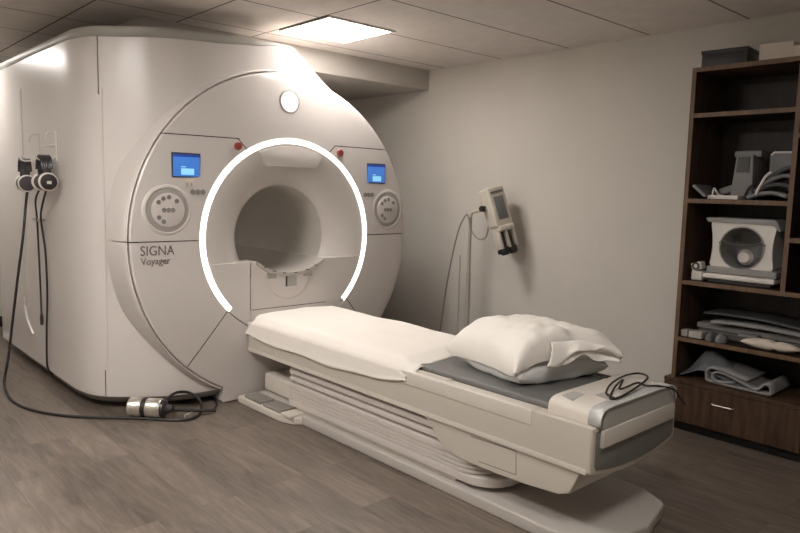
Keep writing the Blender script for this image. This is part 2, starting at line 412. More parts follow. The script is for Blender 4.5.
# dock front below the ledge, with a trough-shaped tray running into the bore
ZL = .885
def trough(x): return .802+.083*(abs(x)/.262)**2.2
TX = [-.262+.524*k/28 for k in range(29)]
dock = []
a0 = math.asin((ISO-ZL)/.603)
for k in range(13): a = PI+a0+(math.radians(224.5)-PI-a0)*k/12; dock.append((.603*math.cos(a), ISO+.603*math.sin(a)))
for k in range(31): a = math.radians(224.5)+math.radians(314-224.5)*k/30; dock.append((.639*math.cos(a), ISO+.639*math.sin(a)))
for k in range(13): a = math.radians(314)+(2*PI-a0-math.radians(314))*k/12; dock.append((.603*math.cos(a), ISO+.603*math.sin(a)))
dock += [(x, trough(x)) for x in TX[::-1]]
q = MB().prism(dock, 'y', .000, .16)
cut(q.bm, (-.305, 0, .7), (1, 0, 0), .004, lambda c: c.y < .01 and .575 < c.z < .812)
cut(q.bm, (0, 0, .578), (0, 0, 1), .004, lambda c: c.y < .01 and -.305 < c.x < .36)
cut(q.bm, (0, 0, .810), (0, 0, 1), .004, lambda c: c.y < .01 and -.305 < c.x < -.235)
q.build('dock_front', 'white', scan, 25)
MB().box((-.5, .012, .5), (.45, .016, .79)).build('dock_backing', 'dark', scan)
br = MB()
br.prism([(x, trough(x)+.004) for x in TX]+[(x, trough(x)-.016-.008*abs(math.sin(x*24))) for x in TX[::-1]], 'y', -.014, 2.25, .003)
bridge = br.build('bridge_tray', 'tray', scan, 30, label='curved grey bridge tray inside the bore')
for s_ in (-1, 1):
    MB().box((s_*.296-.02, .2, .860), (s_*.296+.02, 2.2, .884), .008).build('cradle_rail', 'liner', bridge)
for x in (-.205, -.135, -.06, .03, .12, .19):
    MB().box((x-.012, -.0155, trough(x)-.004), (x+.012, -.010, trough(x)+.002), .001).build('bridge_slot', 'dark', bridge)
for x in (-.15, .13):
    MB().box((x-.034, -.010, .772), (x+.034, .004, .806), .004).build('latch_tab', 'rim', bridge, label='grey latch tab')
so = MB().lathe([(.17, -.002), (.166, -.005), (.0001, -.005)], (-.02, 0, .800), 'y', 40, PI, 2*PI).build('dock_socket', 'white', scan)
so2 = MB().box((-.046, -.0075, .712), (.040, -.004, .800)).build('socket_opening', 'dialgrey', so, label='grey socket opening')
MB().box((-.046, -.0085, .712), (-.034, -.0070, .800)).build('socket_side', 'dark', so)
# fixtures on the face, mirrored
def fixtures(s):
    side = panels[('side_panel', s > 0)]
    cx, cz = s*.723, 1.476
    MB().box((cx-.088, .001, cz-.072), (cx+.088, .02, cz+.072), .004).build('screen_bezel', 'dark', side)
    sc = MB().box((cx-.082, -.002, cz-.064), (cx+.082, .01, cz+.064), .001).build('display_screen', 'screen', side, label='blue glowing display')
    MB().box((cx-.082, -.003, cz+.048), (cx+.082, -.001, cz+.064)).build('title_bar', 'screenbar', sc)
    MB().box((cx-.035, -.0032, cz-.055), (cx+.045, -.001, cz-.018)).build('message_box', 'screenlight', sc)
    MB().box((cx-.035, -.0032, cz-.012), (cx-.005, -.001, cz-.006)).build('message_line', 'screenlight', sc)
    dx, dz = s*.838, 1.216; yd = .004
    d = MB().lathe([(.152, .012), (.148, .000), (.138, -.006), (.131, -.006), (.126, .000), (.0001, .000)], (dx, yd, dz), 'y', 56).build('control_dial', 'white', side)
    MB().lathe([(.126, .001), (.124, -.0035), (.100, -.0035), (.098, .001)], (dx, yd, dz), 'y', 56).build('dial_shade_ring', 'dialgrey', d, label='dial ring painted grey for the shade in its recess')  # shade of the dial recess is put into this grey
    MB().lathe([(.100, .001), (.099, -.008), (.094, -.010), (.0001, -.010)], (dx, yd, dz), 'y', 48).build('dial_face', 'white', d)
    for (bx, bz) in ((-.058, .045), (-.030, .066), (.004, .074), (.050, .052), (-.026, 0), (0, 0), (.026, 0), (-.056, -.042), (-.030, -.066)):
        MB().lathe([(.0135, -.009), (.0135, -.0125), (.009, -.0125), (.0085, -.011), (.0001, -.011)], (dx+bx, yd, dz+bz), 'y', 16).build('dial_button', 'button', d)
    for k in range(3):
        MB().lathe([(.016, .004), (.016, -.003), (.010, -.003), (.009, -.001), (.0001, -.001)], (s*.655+(k-1)*.032, .0, 1.322), 'y', 16).build('push_button', 'button', side)
    if s < 0:
        MB().box((-.733, -.0015, 1.345), (-.683, .01, 1.388), .003).build('symbol_plate', 'cream', side)
        for x, z in ((-.720, 1.366), (-.696, 1.366)): MB().box((x-.006, -.0022, z-.010), (x+.006, -.001, z+.010)).build('symbol', 'dialgrey', side)
    MB().disc((s*.391, 0, 1.606), .025, -.012, .006, 'y', 24, .003).build('stop_button', 'red', side, label='red stop button')
fixtures(-1); fixtures(1)
up = panels[('upper_panel', 0)]
sock = MB().lathe([(.078, .006), (.076, -.002), (.068, -.004), (.064, .000), (.0001, .000)], (-.016, .003, 1.912), 'y', 40).build('indicator_lamp', 'rim', up)
MB().lathe([(.062, -.001), (.05, -.005), (.0001, -.006)], (-.016, .003, 1.912), 'y', 40).build('indicator_lens', 'spot', sock, label='round white glowing lens')
# lettering
def lettering(txt, x, z, w, h, y, parent):
    cu = bpy.data.curves.new('lettering', 'FONT'); cu.body = txt; cu.extrude = .004; cu.resolution_u = 3
    tmp = bpy.data.objects.new('lettering', cu); col.objects.link(tmp)
    bpy.context.view_layer.update()
    me = bpy.data.meshes.new_from_object(tmp); bpy.data.objects.remove(tmp)
    xs = [v.co.x for v in me.vertices]; ys = [v.co.y for v in me.vertices]
    sx = w/(max(xs)-min(xs)); sy = h/(max(ys)-min(ys)); x0, y0 = min(xs), min(ys)
    for v in me.vertices:
        X_, Z_ = x+(v.co.x-x0)*sx, z+(v.co.y-y0)*sy
        v.co = Vector((X_, yface(math.hypot(X_, Z_-ISO))-.0005-v.co.z*.5, Z_))
    me.materials.append(M['letter'])
    o = bpy.data.objects.new('lettering', me); col.objects.link(o); o.parent = parent
    o['label'] = 'grey raised lettering'
low = panels[('lower_panel', False)]
lettering('SIGNA', -.998, .957, .195, .056, .0105, low)
lettering('Voyager', -.998, .893, .170, .052, .0105, low)
# vertical finger groove at the corner seam and the side door groove
MB().tube([(-1.086, .3135, .24), (-1.086, .3125, 1.90)], .0075, 10).build('corner_strip', 'white', scan)
MB().tube([(-1.189, 1.70, .52), (-1.190, 1.69, .43), (-1.190, 1.64, .35), (-1.189, 1.50, .27)], .012, 8, smooth=6).build('door_groove', 'white', scan)
MB().box((-1.1945, 1.60, .46), (-1.185, 1.72, 2.0), .009, 3).build('door_edge', 'white', scan)
# headphone bracket fixed to the side
hk = MB()
for y in (1.20, .83):
    hk.box((-1.196, y-.006, 1.49), (-1.188, y+.006, 1.67), .002)
    hk.tube([(-1.19, y, 1.67), (-1.22, y, 1.672), (-1.245, y, 1.655), (-1.25, y, 1.62)], .005, 6, smooth=4)
    hk.tube([(-1.19, y, 1.515), (-1.24, y, 1.498), (-1.29, y, 1.495), (-1.315, y, 1.52)], .006, 6, smooth=4)
hk.box((-1.194, .83, 1.585), (-1.186, 1.20, 1.595), .003)
hk.build('headphone_bracket', 'coilw', scan)
MB().box((-1.222, 1.13, 1.098), (-1.188, 1.32, 1.118), .004).build('cable_clip', 'pole', scan, label='grey cable clip')

# ------------------------------------------------------------------ headphones
def headset(name, label, loc, rz, badge):
    t = thing(name, label, 'headphones', loc, 'headphones hung on the scanner side')
    X = Matrix.Translation(Vector(loc)) @ Matrix.Rotation(rz, 4, 'Z') @ Matrix.Scale(.98, 4)
    arc = [(.066*math.cos(a), 0, .048+.085*math.sin(a)) for a in [PI*k/18 for k in range(19)]]
    q = MB()
    for dy in (-.026, -.013, 0, .013, .026): q.tube([(p[0], dy, p[2]) for p in arc], .0085, 8)
    for s in (-1, 1): q.box((s*.066-.008, -.022, -.02), (s*.066+.008, .022, .058), .004)
    q.xf(X).build('headband', 'blackp', t)
    for s in (-1, 1):
        q = MB(); q.lathe([(.0001, s*.062), (.040, s*.062), (.054, s*.070), (.058, s*.082), (.054, s*.094), (.044, s*.098), (.0001, s*.098)], (0, 0, -.03), 'x', 28)
        c = q.xf(X).build('ear_cup', 'coilw', t)
        q = MB(); q.lathe([(.0001, s*.028), (.028, s*.028), (.045, s*.034), (.050, s*.048), (.048, s*.062), (.0001, s*.062)], (0, 0, -.03), 'x', 28)
        q.xf(X).build('ear_cushion', 'cushion', c, label='dark ear cushion')
        q = MB(); q.lathe([(.0001, s*.104), (.038, s*.104), (.047, s*.100), (.050, s*.094)], (0, 0, -.03), 'x', 28)
        q.xf(X).build('cup_face', 'blackp' if badge else 'cushion', c, label='dark disc on the outer face')
        if badge and s > 0:
            MB().box((s*.104, -.013, -.043), (s*.106, .013, -.025)).xf(X).build('cup_badge', 'coilw', c)
    return t, X
hpA, XA = headset('headphones', 'headphones with plain dark ear disc, on the rear hook left of the pair', (-1.268, 1.26, 1.376), math.radians(-96), False)
hpB, XB = headset('headphones', 'headphones with pale badge on black ear disc, on the hook nearer the front', (-1.268, .815, 1.390), math.radians(-91), True)
MB().tube([(-1.265, 1.22, 1.31), (-1.28, 1.22, 1.2), (-1.31, 1.19, 1.0), (-1.345, 1.20, .75), (-1.385, 1.21, .45), (-1.42, 1.21, .2), (-1.455, 1.19, .04),
           (-1.475, 1.05, .010), (-1.49, .80, .008), (-1.44, .55, .008), (-1.32, .33, .008), (-1.16, .17, .008), (-1.0, .02, .008), (-.87, -.12, .008), (-.78, -.155, .008),
           (-.70, -.10, .012), (-.66, -.02, .055), (-.70, .045, .10), (-.78, .05, .115), (-.86, .005, .10), (-.895, -.035, .075)], .0085, 8, smooth=6).build('cord', 'black', hpA)
MB().tube([(-1.265, .79, 1.32), (-1.245, .98, 1.2), (-1.222, 1.10, 1.11), (-1.215, 1.05, .9), (-1.215, 1.04, .62), (-1.22, 1.06, .4), (-1.215, 1.10, .2), (-1.20, 1.14, .10), (-1.16, 1.16, .04)], .0065, 8, smooth=6).build('cord', 'black', hpB)
MB().tube([(-1.27, .91, 1.32), (-1.255, 1.08, 1.24), (-1.222, 1.19, 1.11), (-1.215, 1.20, .8), (-1.215, 1.19, .46)], .006, 8, smooth=6).build('cord', 'black', hpB)
MB().lathe([(.0001, .395), (.010, .395), (.0115, .41), (.0115, .455), (.006, .475), (.0001, .475)], (-1.215, 1.19, 0), 'z', 14).build('plug', 'blackp', hpB)

# ------------------------------------------------------------------ steel canister on the floor
d = Vector((.68, -.733, 0)).normalized(); c0 = Vector((-1.035, .115, .0615))
can = thing('steel_canister', 'brushed steel double canister with black band lying on the floor', 'canister', (-.97, .05, 0))
X = Matrix.Translation(c0) @ d.to_track_quat('X', 'Z').to_matrix().to_4x4()
for a, e in ((0., .082), (.106, .195)):
    MB().lathe([(.0001, a), (.052, a), (.058, a+.006), (.058, e-.006), (.054, e), (.0001, e)], (0, 0, 0), 'x', 36).xf(X).build('steel_shell', 'steel', can)
MB().lathe([(.0001, .078), (.052, .078), (.056, .082), (.056, .106), (.052, .110), (.0001, .110)], (0, 0, 0), 'x', 36).xf(X).build('rubber_band', 'black', can, label='black rubber band')
MB().lathe([(.0001, .19), (.052, .19), (.050, .212), (.030, .225), (.018, .26), (.0001, .262)], (0, 0, 0), 'x', 30).xf(X).build('end_cap', 'blackp', can, label='black end cap')
MB().tube([(-.885, -.045, .06), (-.80, -.08, .045), (-.70, -.115, .03), (-.62, -.14, .022)], [.012, .012, .011, .010], 8).build('cord_grip', 'black', can)
MB().tube([(-.66, -.12, .022), (-.58, -.06, .012), (-.52, .06, .008), (-.50, .20, .007)], .006, 8, smooth=5).build('power_cord', 'black', can)
q = MB()
for k in range(3): q.tube([(-.80+.012*math.cos(a)+.018*k, -.13+.01*k, .018+.014*math.sin(a)) for a in [2*PI*j/12 for j in range(13)]], .004, 6, caps=False)
tag(q.build('cable_tie', 'clear'), 'small clear cable tie lying on the floor beside steel canister', 'cable tie')

# ------------------------------------------------------------------ patient table
tab = thing('patient_table', 'long beige wheeled patient table docked to the scanner', 'table', (0, -1.25, 0))
HW = .33
def zbot(x): return .324-.040*(1-(x/HW)**2)
def end_section(inset=0., ztop=.505):
    w = HW-inset; rr = .014
    p = [(-w, ztop), (w, ztop), (w, .324+inset+rr)]
    p += [(w-rr+rr*math.cos(a), .324+inset+rr-rr*math.sin(a)) for a in [PI/8*k for k in range(1, 4)]]
    xs = [(w-rr)*(1-k/8) for k in range(17)]
    p += [(x, zbot(x)+inset) for x in xs]
    p += [(-w+rr-rr*math.sin(a), .324+inset+rr-rr*math.cos(a)) for a in [PI/8*k for k in range(1, 4)]]
    return p+[(-w, .324+inset+rr)]
MB().prism(end_section(), 'y', -.012, -2.502, .013, 3).build('side_body', 'tableb', tab, 40)
for s in (-1, 1):
    lo, hi = sorted((s*.266, s*.3335))
    MB().box((lo, -2.229, .443), (hi, -.012, .509), .006, 3).build('side_rail', 'tablew', tab)
    lo, hi = sorted((s*.272, s*.300))
    MB().box((lo, -1.74, .509), (hi, -1.50, .514), .002).build('rail_latch', 'tablew', tab)
    lo, hi = sorted((s*.325, s*.3315))
    MB().box((lo, -2.485, .322), (hi, -.012, .346), .004, 2).build('side_bead', 'tablew', tab)
MB().box((-.263, -2.27, .500), (.263, -.03, .533), .012, 3).build('cradle_pad', 'pad', tab, label='dark grey vinyl pad')
MB().box((-.25, -1.42, .533), (.25, -.08, .552), .014, 3).build('mattress', 'sheet', tab)
# lower apron
ap = [(-1.60, .325), (-1.655, .285), (-1.70, .232), (-1.75, .198), (-1.83, .182), (-2.05, .182), (-2.20, .188), (-2.36, .202), (-2.41, .222), (-2.452, .318), (-2.452, .325)]
q = MB().prism([(p[0], p[1]) for p in ap], 'x', -.318, .318, .012, 3)
for f in (): pass
apron = q.build('lower_apron', 'tableb', tab, 40)
q = MB()
def line_on_side(q, p0, p1, w=.004):
    (y0, z0), (y1, z1) = p0, p1
    if abs(z1-z0) < abs(y1-y0): q.prism([(y0, z0-w/2), (y1, z1-w/2), (y1, z1+w/2), (y0, z0+w/2)], 'x', -.3186, -.3176)
    else: q.prism([(y0-w/2, z0), (y0+w/2, z0), (y1+w/2, z1), (y1-w/2, z1)], 'x', -.3186, -.3176)
line_on_side(q, (-1.90, .303), (-2.15, .312)); line_on_side(q, (-2.15, .312), (-2.155, .212)); line_on_side(q, (-2.155, .212), (-1.95, .205))
q.build('hatch_outline', 'skirt', apron)
# stacked telescoping covers: a corrugated wall swept round the foot end
def swept(prof, xx, y0, ye, rr):
    path = [(-xx, y0, -1, 0)]
    for cx, cy, s0 in ((-xx+rr, ye+rr, PI), (xx-rr, ye+rr, 1.5*PI)):
        for k in range(11): a = s0+PI/2*k/10; path.append((cx+rr*math.cos(a), cy+rr*math.sin(a), math.cos(a), math.sin(a)))
    path.append((xx, y0, 1, 0))
    return MB().grid(len(path)-1, len(prof)-1, lambda u, v: (lambda p, o: Vector((p[0]+p[2]*o[0], p[1]+p[3]*o[0], o[1])))(path[round(u*(len(path)-1))], prof[round(v*(len(prof)-1))]))
prof = []
for z0, z1 in ((.186, .226), (.226, .266), (.266, .318)):
    h = z1-z0
    prof += [(-.034, z0+.001), (-.004, z0+.03*h), (.0, z0+.09*h), (.0, z0+.50*h), (-.005, z0+.58*h), (-.034, z0+.72*h)]
swept(prof, .306, -.46, -1.93, .11).build('telescoping_cover', 'bellow', tab, 25)
prof = [(-.03, .120)]
for k in range(3):
    z0 = .1205+.021*k
    prof += [(-.007, z0), (.001, z0+.003), (.001, z0+.015), (-.007, z0+.0195)]
prof += [(.003, .1835), (.003, .1865), (-.03, .188)]
swept(prof, .310, -.46, -1.955, .12).build('cover_stack', 'bellow', tab, 25)
pl = []
for cx, cy, s0 in ((-.312+.16, -2.03+.16, PI), (.312-.16, -2.03+.16, 1.5*PI)):
    for k in range(11): a = s0+PI/2*k/10; pl.append((cx+.16*math.cos(a), cy+.16*math.sin(a)))
MB().prism(pl+[(.312, -.46), (-.312, -.46)], 'z', .078, .119, .008, 3).build('sliding_plate', 'bellow', tab)
MB().box((-.295, -.475, .079), (.295, -.458, .316), .004).build('cover_end', 'bellow', tab)
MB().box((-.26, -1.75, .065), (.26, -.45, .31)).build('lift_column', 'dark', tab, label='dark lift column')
# base on the floor
bp = [(-.33, -.62), (-.33, -2.33), (-.315, -2.40), (-.262, -2.50), (-.235, -2.525), (0, -2.575), (.235, -2.525), (.262, -2.50), (.315, -2.40), (.33, -2.33), (.33, -.05), (-.27, -.05), (-.27, -.45), (-.285, -.54)]
MB().prism(bp, 'z', 0, .055, .010, 3).build('base_plate', 'baseshade', tab, 40)
MB().box((-.295, -1.80, .054), (.295, -.52, .078), .008, 3).build('base_step', 'tableb', tab, 40)
MB().box((-.24, -.46, .06), (.24, -.06, .175), .02, 3).build('dock_block', 'tablew', tab)
# foot pedals beside the scanner
MB().prism([(-.275, -.02), (-.405, -.02), (-.41, -.06), (-.405, -.50), (-.37, -.60), (-.275, -.66)], 'z', 0, .045, .012, 3).build('pedal_tray', 'tablew', tab)
for y0, y1 in ((-.27, -.08), (-.48, -.30)):
    MB().box((-.395, y0, .043), (-.29, y1, .062), .008, 3).build('foot_pedal', 'pedal', tab, label='grey rubber foot pedal')
MB().box((-.40, -.60, .043), (-.28, -.50, .06), .012, 3).build('pedal_end', 'tablew', tab)
# foot end: dark panel, white strip, cover, silver band
MB().prism(end_section(.024, .488), 'y', -2.498, -2.5065, .004, 2).build('end_panel', 'capgrey', tab, label='dark grey end panel')
MB().box((-.280, -2.520, .424), (.280, -2.50, .492), .004, 2).build('end_strip', 'tablew', tab, label='pale end strip')
sec = [(-.295, .506), (-.294, .535), (-.288, .551), (-.274, .563), (-.25, .570), (-.2, .572), (.2, .572), (.25, .570), (.274, .563), (.288, .551), (.294, .535), (.295, .506)]
cov = MB().prism(sec, 'y', -2.275, -2.50, .008, 3).build('foot_cover', 'tablew', tab)
def sectiongrid(sc, y0, y1):
    """thin band following the section outline"""
    q = MB(); n = len(sc)
    inner = [(x*.962, .506+(z-.506)*.88) for x, z in sc]
    for A, B, ya, yb in ((sc, sc, y0, y1), (sc, inner, y1, y1)):
        for i in range(n-1):
            q.bm.faces.new([q.bm.verts.new((p[0], y, p[1])) for p, y in ((A[i], ya), (A[i+1], ya), (B[i+1], yb), (B[i], yb))])
    return q
q = sectiongrid([(x*1.012, .506+(z-.506)*1.03) for x, z in sec for _ in (0,)], -2.46, -2.515)
q.build('silver_band', 'silver', tab, 50, solid=.004, label='silver edge band')
q = MB()
xs_ = [-.28+.56*k/20 for k in range(21)]
def topz(x):
    return interp(abs(x), [(0, .564), (.20, .564), (.245, .562), (.265, .555), (.277, .543), (.2825, .525)])
q.grid(20, 1, lambda u, v: Vector((xs_[round(u*20)], -2.513, .494 if v < .5 else topz(xs_[round(u*20)]))))
bmesh.ops.solidify(q.bm, geom=q.bm.faces[:], thickness=.01)
q.build('upper_end_panel', 'capmid', tab, label='mid grey upper end panel')
MB().prism([(-.247, -2.307), (-.163, -2.305), (-.16, -2.357), (-.262, -2.368)], 'z', .565, .5735, .0008).build('cover_label', 'capmid', cov, label='grey square on the cover')
MB().prism([(-.137, -2.39), (-.076, -2.389), (-.068, -2.428), (-.150, -2.452)], 'z', .565, .5735, .0008).build('cover_slot', 'dialgrey', cov, label='recessed grey slot')
MB().tube([(.10, -2.268, .52), (.10, -2.262, .56), (.115, -2.266, .574), (.13, -2.285, .576)], .005, 8, smooth=4).build('pad_hook', 'black', tab)
# black cable heaped on the foot cover
cab = MB().tube([(-0.132, -2.468, 0.5795), (-0.098, -2.414, 0.5795), (0.001, -2.378, 0.5935), (0.178, -2.339, 0.5875), (0.287, -2.344, 0.5805), (0.259, -2.401, 0.5805), (0.091, -2.449, 0.5835), (-0.099, -2.478, 0.5805), (-0.155, -2.466, 0.5805), (-0.064, -2.428, 0.5975), (0.073, -2.388, 0.5995), (-0.041, -2.441, 0.5915), (0.127, -2.422, 0.5835), (0.121, -2.468, 0.5835), (0.17, -2.5, 0.58), (0.235, -2.535, 0.56), (0.262, -2.545, 0.525), (0.29, -2.56, 0.49)], .0042, 8, smooth=7).build('cable', 'black')
tag(cab, 'thin black cable heaped in loops on foot end of the table', 'cable')

# ------------------------------------------------------------------ sheet
def sheetf(u, v):
    w = (v-.5)*2; s = abs(w); sg = 1 if w > 0 else -1
    # along: rounds down at the scanner end, slopes to the pad at the foot end
    L = 1.62*u
    if L < .13: a = L/.13*PI/2; y = .015-.10*math.sin(a)*.9; end = (1-math.sin(a))
    else: y = -.075-(L-.13)*.975; end = 0
    foot = sstep((u-.925)/.075)
    ztop = .568-.004*u-.085*end-.030*foot
    side0 = .425-.016*math.sin(PI*min(1, u/.93))+.045*sstep((u-.8)/.2)+.006*math.sin(u*17+1)
    R = .055
    if s < .60: x = s/.60*.268; z = ztop-.006*(s/.6)**2
    elif s < .76:
        a = (s-.60)/.16*PI/2; x = .268+R*math.sin(a); z = ztop-.006-R*(1-math.cos(a))
    else:
        t = (s-.76)/.24; x = .323+.020*t; z = (ztop-.006-R)*(1-t)+min(side0, ztop-.07)*t
    x -= .03*end
    n = noise.noise(Vector((w*1.8, u*5, 3.1)))*.007+noise.noise(Vector((w*4+u*9, u*4-w*3, 8)))*.005
    if s < .7: z += n*(1-end)
    else: x += .5*n
    y -= (.045*(s if sg < 0 else .2*s)-.02)*sstep((u-.7)/.3)
    if s > .72: x = max(x, .338) if z < .52 else x; y += .05*foot
    return Vector((sg*x, y, z))
sh = MB().grid(70, 64, sheetf).build('bed_sheet', 'sheet', None, 60, solid=.004)
tag(sh, 'white cotton sheet spread over the scanner end of the table', 'sheet')

# ------------------------------------------------------------------ pillows
def pillow(a, bb, H, zmin, wr, seed, flat=.5, pw=3.2, zmax=9.):
    q = MB(); n = 44
    def f(sgn):
        def g(u, v):
            U, Vv = 2*u-1, 2*v-1
            h = max(0, (1-abs(U)**pw)*(1-abs(Vv)**pw))**flat
            x = a*U*(1-.09*(1-abs(Vv)**2)*abs(U)**6); y = bb*Vv*(1-.09*(1-U*U)*abs(Vv)**6)
            p = Vector((U*2.2, Vv*2.2, seed+sgn))
            w = noise.noise(p)*wr+noise.noise(p*2.7)*wr*.55+noise.noise(Vector((U*3+Vv*5, Vv*3-U*2, seed)))*wr*.35
            rad = math.sin(math.atan2(Vv, U)*9+seed)*wr*.45*(max(abs(U), abs(Vv))**3)
            z = sgn*H*h + (w+rad)*min(1, h*1.6)
            return Vector((x, y, min(max(z, zmin), zmax)))
        return g
    q.grid(n, n, f(1)); q.grid(n, n, f(-1))
    return q
q = pillow(.265, .255, .070, -.048, .008, 4.2, .42, 3.2, .05)
q.xf(Matrix.Translation((.085, -1.895, .583)) @ Matrix.Rotation(math.radians(-13), 4, 'Z'))
tag(q.build('pillow', 'vinyl', None, 60), 'flat pale blue-white vinyl pillow under the other pillow', 'pillow')
up_ = thing('pillow', 'plump pillow in a white cotton pillowcase, on top', 'pillow', (.04, -1.87, .64))
X = Matrix.Translation((.075, -1.893, .672)) @ Matrix.Rotation(math.radians(-15), 4, 'Z') @ Matrix.Rotation(math.radians(2), 4, 'Y') @ Matrix.Rotation(math.radians(-2), 4, 'X')
q = pillow(.285, .28, .100, -.038, .017, 9.1, .40, 3.8)
for v in q.bm.verts:                                   # the case sags over the far-left edge of the pillow below
    d_ = max(0, -v.co.x/.285-.3); v.co.z -= .15*d_*d_
    c_ = max(0, v.co.x/.285-.45)*max(0, -v.co.y/.28-.45)                  # drawn-out near right corner
    v.co.x += .10*c_; v.co.y -= .10*c_; v.co.z -= .05*max(0, v.co.x/.285-.5)
q.xf(X).build('pillowcase', 'case', up_, 60)
def hem(k):
    """loose open end of the case, two layers along the near edge"""
    def g(u, v):
        x = -.085+.318*u-.05*v*(1-u)
        y0 = -.262-.045*sstep((u-.55)/.45)
        L = (.085 if k else .070)*(1-.35*u)+.012*math.sin(u*14+k)
        y = y0-L*(.55+.45*u)*v-.012*math.sin(PI*v)
        zt = (.046 if k else .004)-.030*sstep((u-.5)/.5)
        fall = (.078 if k else .038)*(1-sstep(u*1.5))+.020
        z = zt-fall*v**1.3+(.011*math.sin(u*15+k*2)+.012*noise.noise(Vector((u*7, v*3, 2+k*5))))*v
        return Vector((x, y, z))
    return g
for k in (0, 1): MB().grid(44, 10, hem(k)).xf(X).build('open_hem', 'case', up_, 60, solid=.003)

# ------------------------------------------------------------------ injector on its stand
inj = thing('contrast_injector', 'cream twin-syringe injector head on a thin pole stand by the wall', 'injector', (1.55, -.18, 0))
px, py = 1.55, -.185
MB().tube([(px, py, .09), (px, py, .72)], .019, 14).build('lower_pole', 'pole', inj)
MB().tube([(px, py, .70), (px, py, 1.165)], .014, 14).build('upper_pole', 'pole', inj)
MB().tube([(px-.05, py+.05, .10), (px-.05, py+.05, .86)], .006, 8).build('guide_rod', 'pole', inj)
q = MB()
for k in range(5):
    a = 2*PI*k/5+.3; q.tube([(px, py, .10), (px+.19*math.cos(a), py+.19*math.sin(a), .07)], .016, 8)
q.lathe([(.0001, .07), (.04, .07), (.04, .13), (.02, .15), (.0001, .15)], (px, py, 0), 'z', 20)
base = q.build('stand_base', 'pole', inj)
for k in range(5):
    a = 2*PI*k/5+.3; x, y = px+.19*math.cos(a), py+.19*math.sin(a)
    MB().lathe([(.0001, -.012), (.024, -.012), (.030, -.006), (.030, .006), (.024, .012), (.0001, .012)], (x, y, .030), 'y', 16).build('caster', 'black', base)
R_ = Vector((.7398, -.6724, .0240)); U_ = Vector((.0575, .0988, .9934)); Wv = Vector((.6704, .7335, -.1117))
ax = (U_*math.cos(.27)-R_*math.sin(.27)).normalized()
nn = (-Wv*math.cos(.42)+R_*math.sin(.42)); nn = (nn-ax*nn.dot(ax)).normalized(); uu = ax.cross(nn).normalized()
hc = Vector((1.55, -.475, 1.152))+R_*.018
X = Matrix.Translation(hc) @ Matrix((uu, ax, nn)).transposed().to_4x4() @ Matrix.Scale(1.12, 4)      # local x = across, y = along, z = out
if uu.dot(R_) < 0: pass
head = MB().box((-.066, -.04, -.09), (.066, .232, .035), .016, 3).xf(X).build('injector_head', 'cream', inj)
MB().box((-.058, -.075, -.06), (.058, -.035, .05), .012, 3).xf(X).build('head_collar', 'cream', head)
MB().box((-.036, .005, .033), (.040, .165, .038), .003).xf(X).build('head_display', 'coilg', head, label='grey display on the head')
MB().box((-.052, .186, .033), (.052, .202, .0375), .002).xf(X).build('key_row', 'coilg', head)
q = MB()
for x in (-.058, 0, .058): q.box((x-.010, -.190, -.045), (x+.010, -.07, .025), .004)
q.box((-.066, -.19, -.06), (.066, -.07, -.04), .004)
q.xf(X).build('syringe_cradle', 'cream', head)
for x in (-.029, .029):
    MB().lathe([(.0001, -.20), (.006, -.20), (.007, -.185), (.018, -.17), (.018, -.07), (.0001, -.07)], (x, 0, -.005), 'y', 18).xf(X).build('syringe', 'blackp', head)
    MB().lathe([(.0001, -.235), (.022, -.235), (.034, -.222), (.036, -.19), (.030, -.178), (.0001, -.178)], (x*1.1, 0, -.008), 'y', 20).xf(X).build('syringe_cap', 'black', head)
MB().box((-.066, -.222, -.05), (.066, -.192, -.02), .006).xf(X).build('cap_bridge', 'black', head)
arm_end = X @ Vector((-.066, .10, -.03))
MB().tube([(px, py, 1.165), (px, py-.01, 1.195), (px, py-.05, 1.21), tuple(arm_end)], .014, 10, smooth=4).build('arm', 'cream', inj)
kc = arm_end+Vector((-.015, .03, .0))
MB().lathe([(.0001, -.022), (.020, -.022), (.023, -.016), (.023, .016), (.020, .022), (.0001, .022)], kc, 'x', 18).build('arm_knob', 'black', inj, label='black arm knob')
e1 = X @ Vector((-.05, .03, -.06))
MB().tube([tuple(e1), (1.530, -0.370, 1.02), (1.520, -0.300, 1.0), (1.510, -0.230, 1.07), (1.525, -0.185, 1.165), (1.520, -0.160, 1.175), (1.500, -0.110, 1.06), (1.500, -0.050, .85), (1.520, 0.030, .55), (1.550, 0.100, .25), (1.580, 0.180, .03), (1.600, 0.280, .007)], .0065, 8, smooth=6).build('power_cable', 'cable', inj)

# ------------------------------------------------------------------ bookcase
XS, XK = 1.36, 1.772
Y0, Y1, YE = -1.985, -2.535, -3.10
bc = thing('bookcase', 'tall dark walnut bookcase with open shelves against the wall', 'bookcase', ((XS+XK)/2, -2.54, 0))
def board(name, lo, hi, mat='wood', par=None): return MB().box(lo, hi, .0015, 1).build(name, mat, par or bc)
def edge(lo, hi, par): return MB().box(lo, hi).build('edge_band', 'woodedge', par)
T = .024
for nm, y in (('side_panel', Y0), ('divider', Y1+.0), ('side_panel', YE+T)):
    zb_ = .8845 if nm == 'divider' else .3065
    p = board(nm, (XS+.003, y-T, zb_), (XK, y, 2.06), 'woodshade' if nm == 'divider' else 'wood'); edge((XS, y-T, zb_), (XS+.003, y, 2.06), p)
p = board('top_board', (XS+.003, YE, 2.06), (XK, Y0, 2.085)); edge((XS, YE, 2.06), (XS+.003, Y0, 2.085), p)
